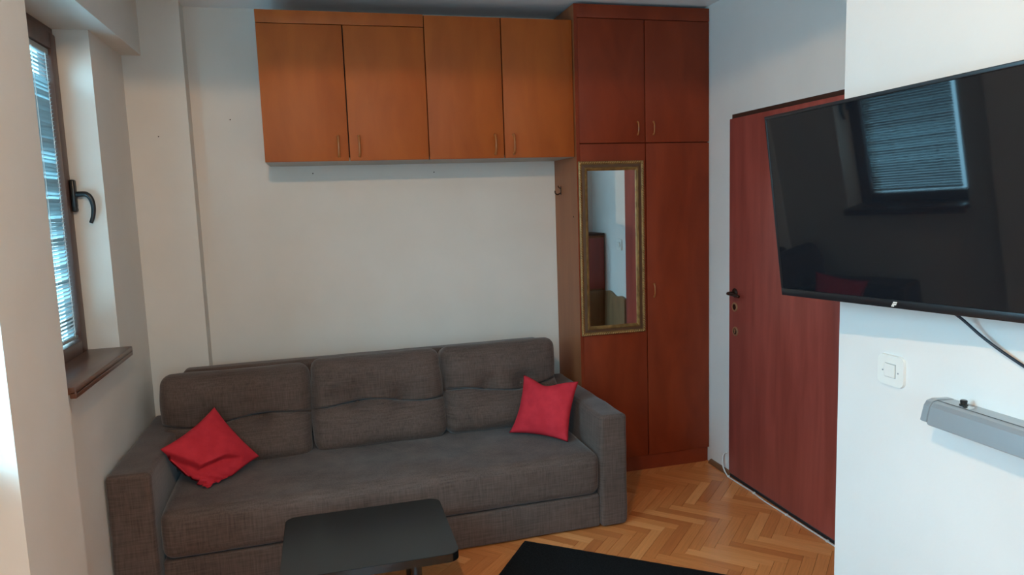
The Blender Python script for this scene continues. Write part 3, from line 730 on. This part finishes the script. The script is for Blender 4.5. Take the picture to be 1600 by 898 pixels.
# white cable tacked along the floor --------------------------------------------
b = bmesh.new()
cpts = [(XR-0.004, -0.600, 0.125), (XR-0.012, -0.580, 0.110), (XR-0.020, -0.578, 0.075), (XR-0.026, -0.600, 0.035), (XR-0.030, -0.650, 0.006), (3.026, -0.72, 0.005), (3.028, -0.80, 0.005), (3.030, -0.91, 0.005), (3.022, -1.02, 0.005), (3.028, -1.20, 0.005), (3.030, -1.36, 0.005), (3.032, -1.52, 0.005), (3.032, -1.66, 0.005)]
tube(b, smooth_path(cpts, 6), 0.0042, 8)
fc = empty('floor_cable', (3.03, -0.66, 0)); tag(fc, 'white cable clipped to the floor along the foot of the door', 'cable')
b.transform(Matrix.Translation((-3.03, 0.66, 0))); obj('cord', b, CABLEW, fc, smooth='all')
for yy, xx in ((-0.660, 3.029), (-0.915, 3.029), (-1.20, 3.028), (-1.50, 3.0315)):
    k = bmesh.new(); bx(k, xx-.0075-3.03, xx+.0075-3.03, yy-.006+.66, yy+.006+.66, 0.0008, 0.0115, 0.003); obj('cable_clip', k, WHITEPL, fc, smooth=True)

# nails left in the walls -------------------------------------------------------
for x, y, z, lab in ((0.812, 0, 1.821, 'tiny nail in the wall under the left wall cabinet'), (1.494, 0, 1.813, 'tiny nail in the wall under the right wall cabinet'),
                     (0.06, -DP, 2.02, 'tiny nail in the pilaster at the window corner'), (0.400, 0, 2.118, 'tiny nail in the wall between pilaster and wall cabinets')):
    b = bmesh.new(); lathe(b, [(0.0018, 0.0), (0.0018, 0.005), (0.0034, 0.006), (0.0026, 0.007)], Matrix.Translation((x, y-.0002, z)) @ Matrix.Rotation(math.pi/2, 4, 'X'), 10)
    tag(obj('nail', b, BRONZE), lab, 'nail', 'nails left in the wall')

# things in the niche behind the partition, seen in the mirror ---------------------
nc = tag(empty('niche_cabinet', (2.88, -2.165, 0)), 'brown side cabinet in the niche, seen only in the gilt mirror', 'cabinet')
box('body', -0.165, 0.172, -0.135, 0.118, 0.0015, 1.33, BEECH, nc); box('top', -0.17, 0.174, -0.138, 0.13, 1.331, 1.35, MAHOG_D, nc); box('door', -0.12, 0.165, 0.1185, 0.132, 0.90, 1.31, MAHOG, nc, 0.002); box('drawer_front', -0.12, 0.165, 0.1185, 0.135, 0.06, 0.885, TANP, nc, 0.002)
poly = [(0.0, 0.0015)]; L = 0.40
for i in range(25):
    s = 1-i/24; poly.append((L*s, 0.858+0.030*s+0.010*math.sin(s*2*math.pi*1.7)))
poly[0] = (L, 0.0015); poly.append((0, 0.0015))
b = bmesh.new(); prism(b, poly, lambda a, c: Vector((XR-0.001, -1.625-a, c)), lambda a, c: Vector((XR-0.020, -1.625-a, c)))
tag(obj('wavy_board', b, TANP), 'tan wooden board with a wavy top edge, seen only in the gilt mirror', 'board')

# ------------------------------------------------------------------ ceiling lamp behind the viewer (the room's warm light)
LX, LYY = 0.68, -3.62
cl = tag(empty('ceiling_lamp', (LX, LYY, ZC)), 'round metal ceiling lamp behind the viewer', 'lamp')
b = bmesh.new(); n = 40
prof = [(0.05, -0.0006), (0.17, -0.006), (0.17, -0.0785), (0.167, -0.0785), (0.167, -0.010), (0.05, -0.008)]
rings = [[b.verts.new((r*math.cos(2*math.pi*k/n), r*math.sin(2*math.pi*k/n), z)) for k in range(n)] for r, z in prof]
for a, c in zip(rings, rings[1:]+rings[:1]):
    for k in range(n): b.faces.new((a[k], a[(k+1) % n], c[(k+1) % n], c[k]))
obj('shade', b, SILVER, cl, smooth=True)
b = bmesh.new(); lathe(b, [(0.02, -0.006), (0.02, -0.028), (0.012, -0.03)], Matrix.Identity(4), 16); obj('socket', b, WHITEPL, cl)
ld = bpy.data.lights.new('bulb_light', 'POINT'); ld.energy = 77; ld.color = (1.0, 0.64, 0.34); ld.shadow_soft_size = 0.003
lo = bpy.data.objects.new('bulb_light', ld); COL.objects.link(lo); lo.location = (LX, LYY, ZC-0.062)
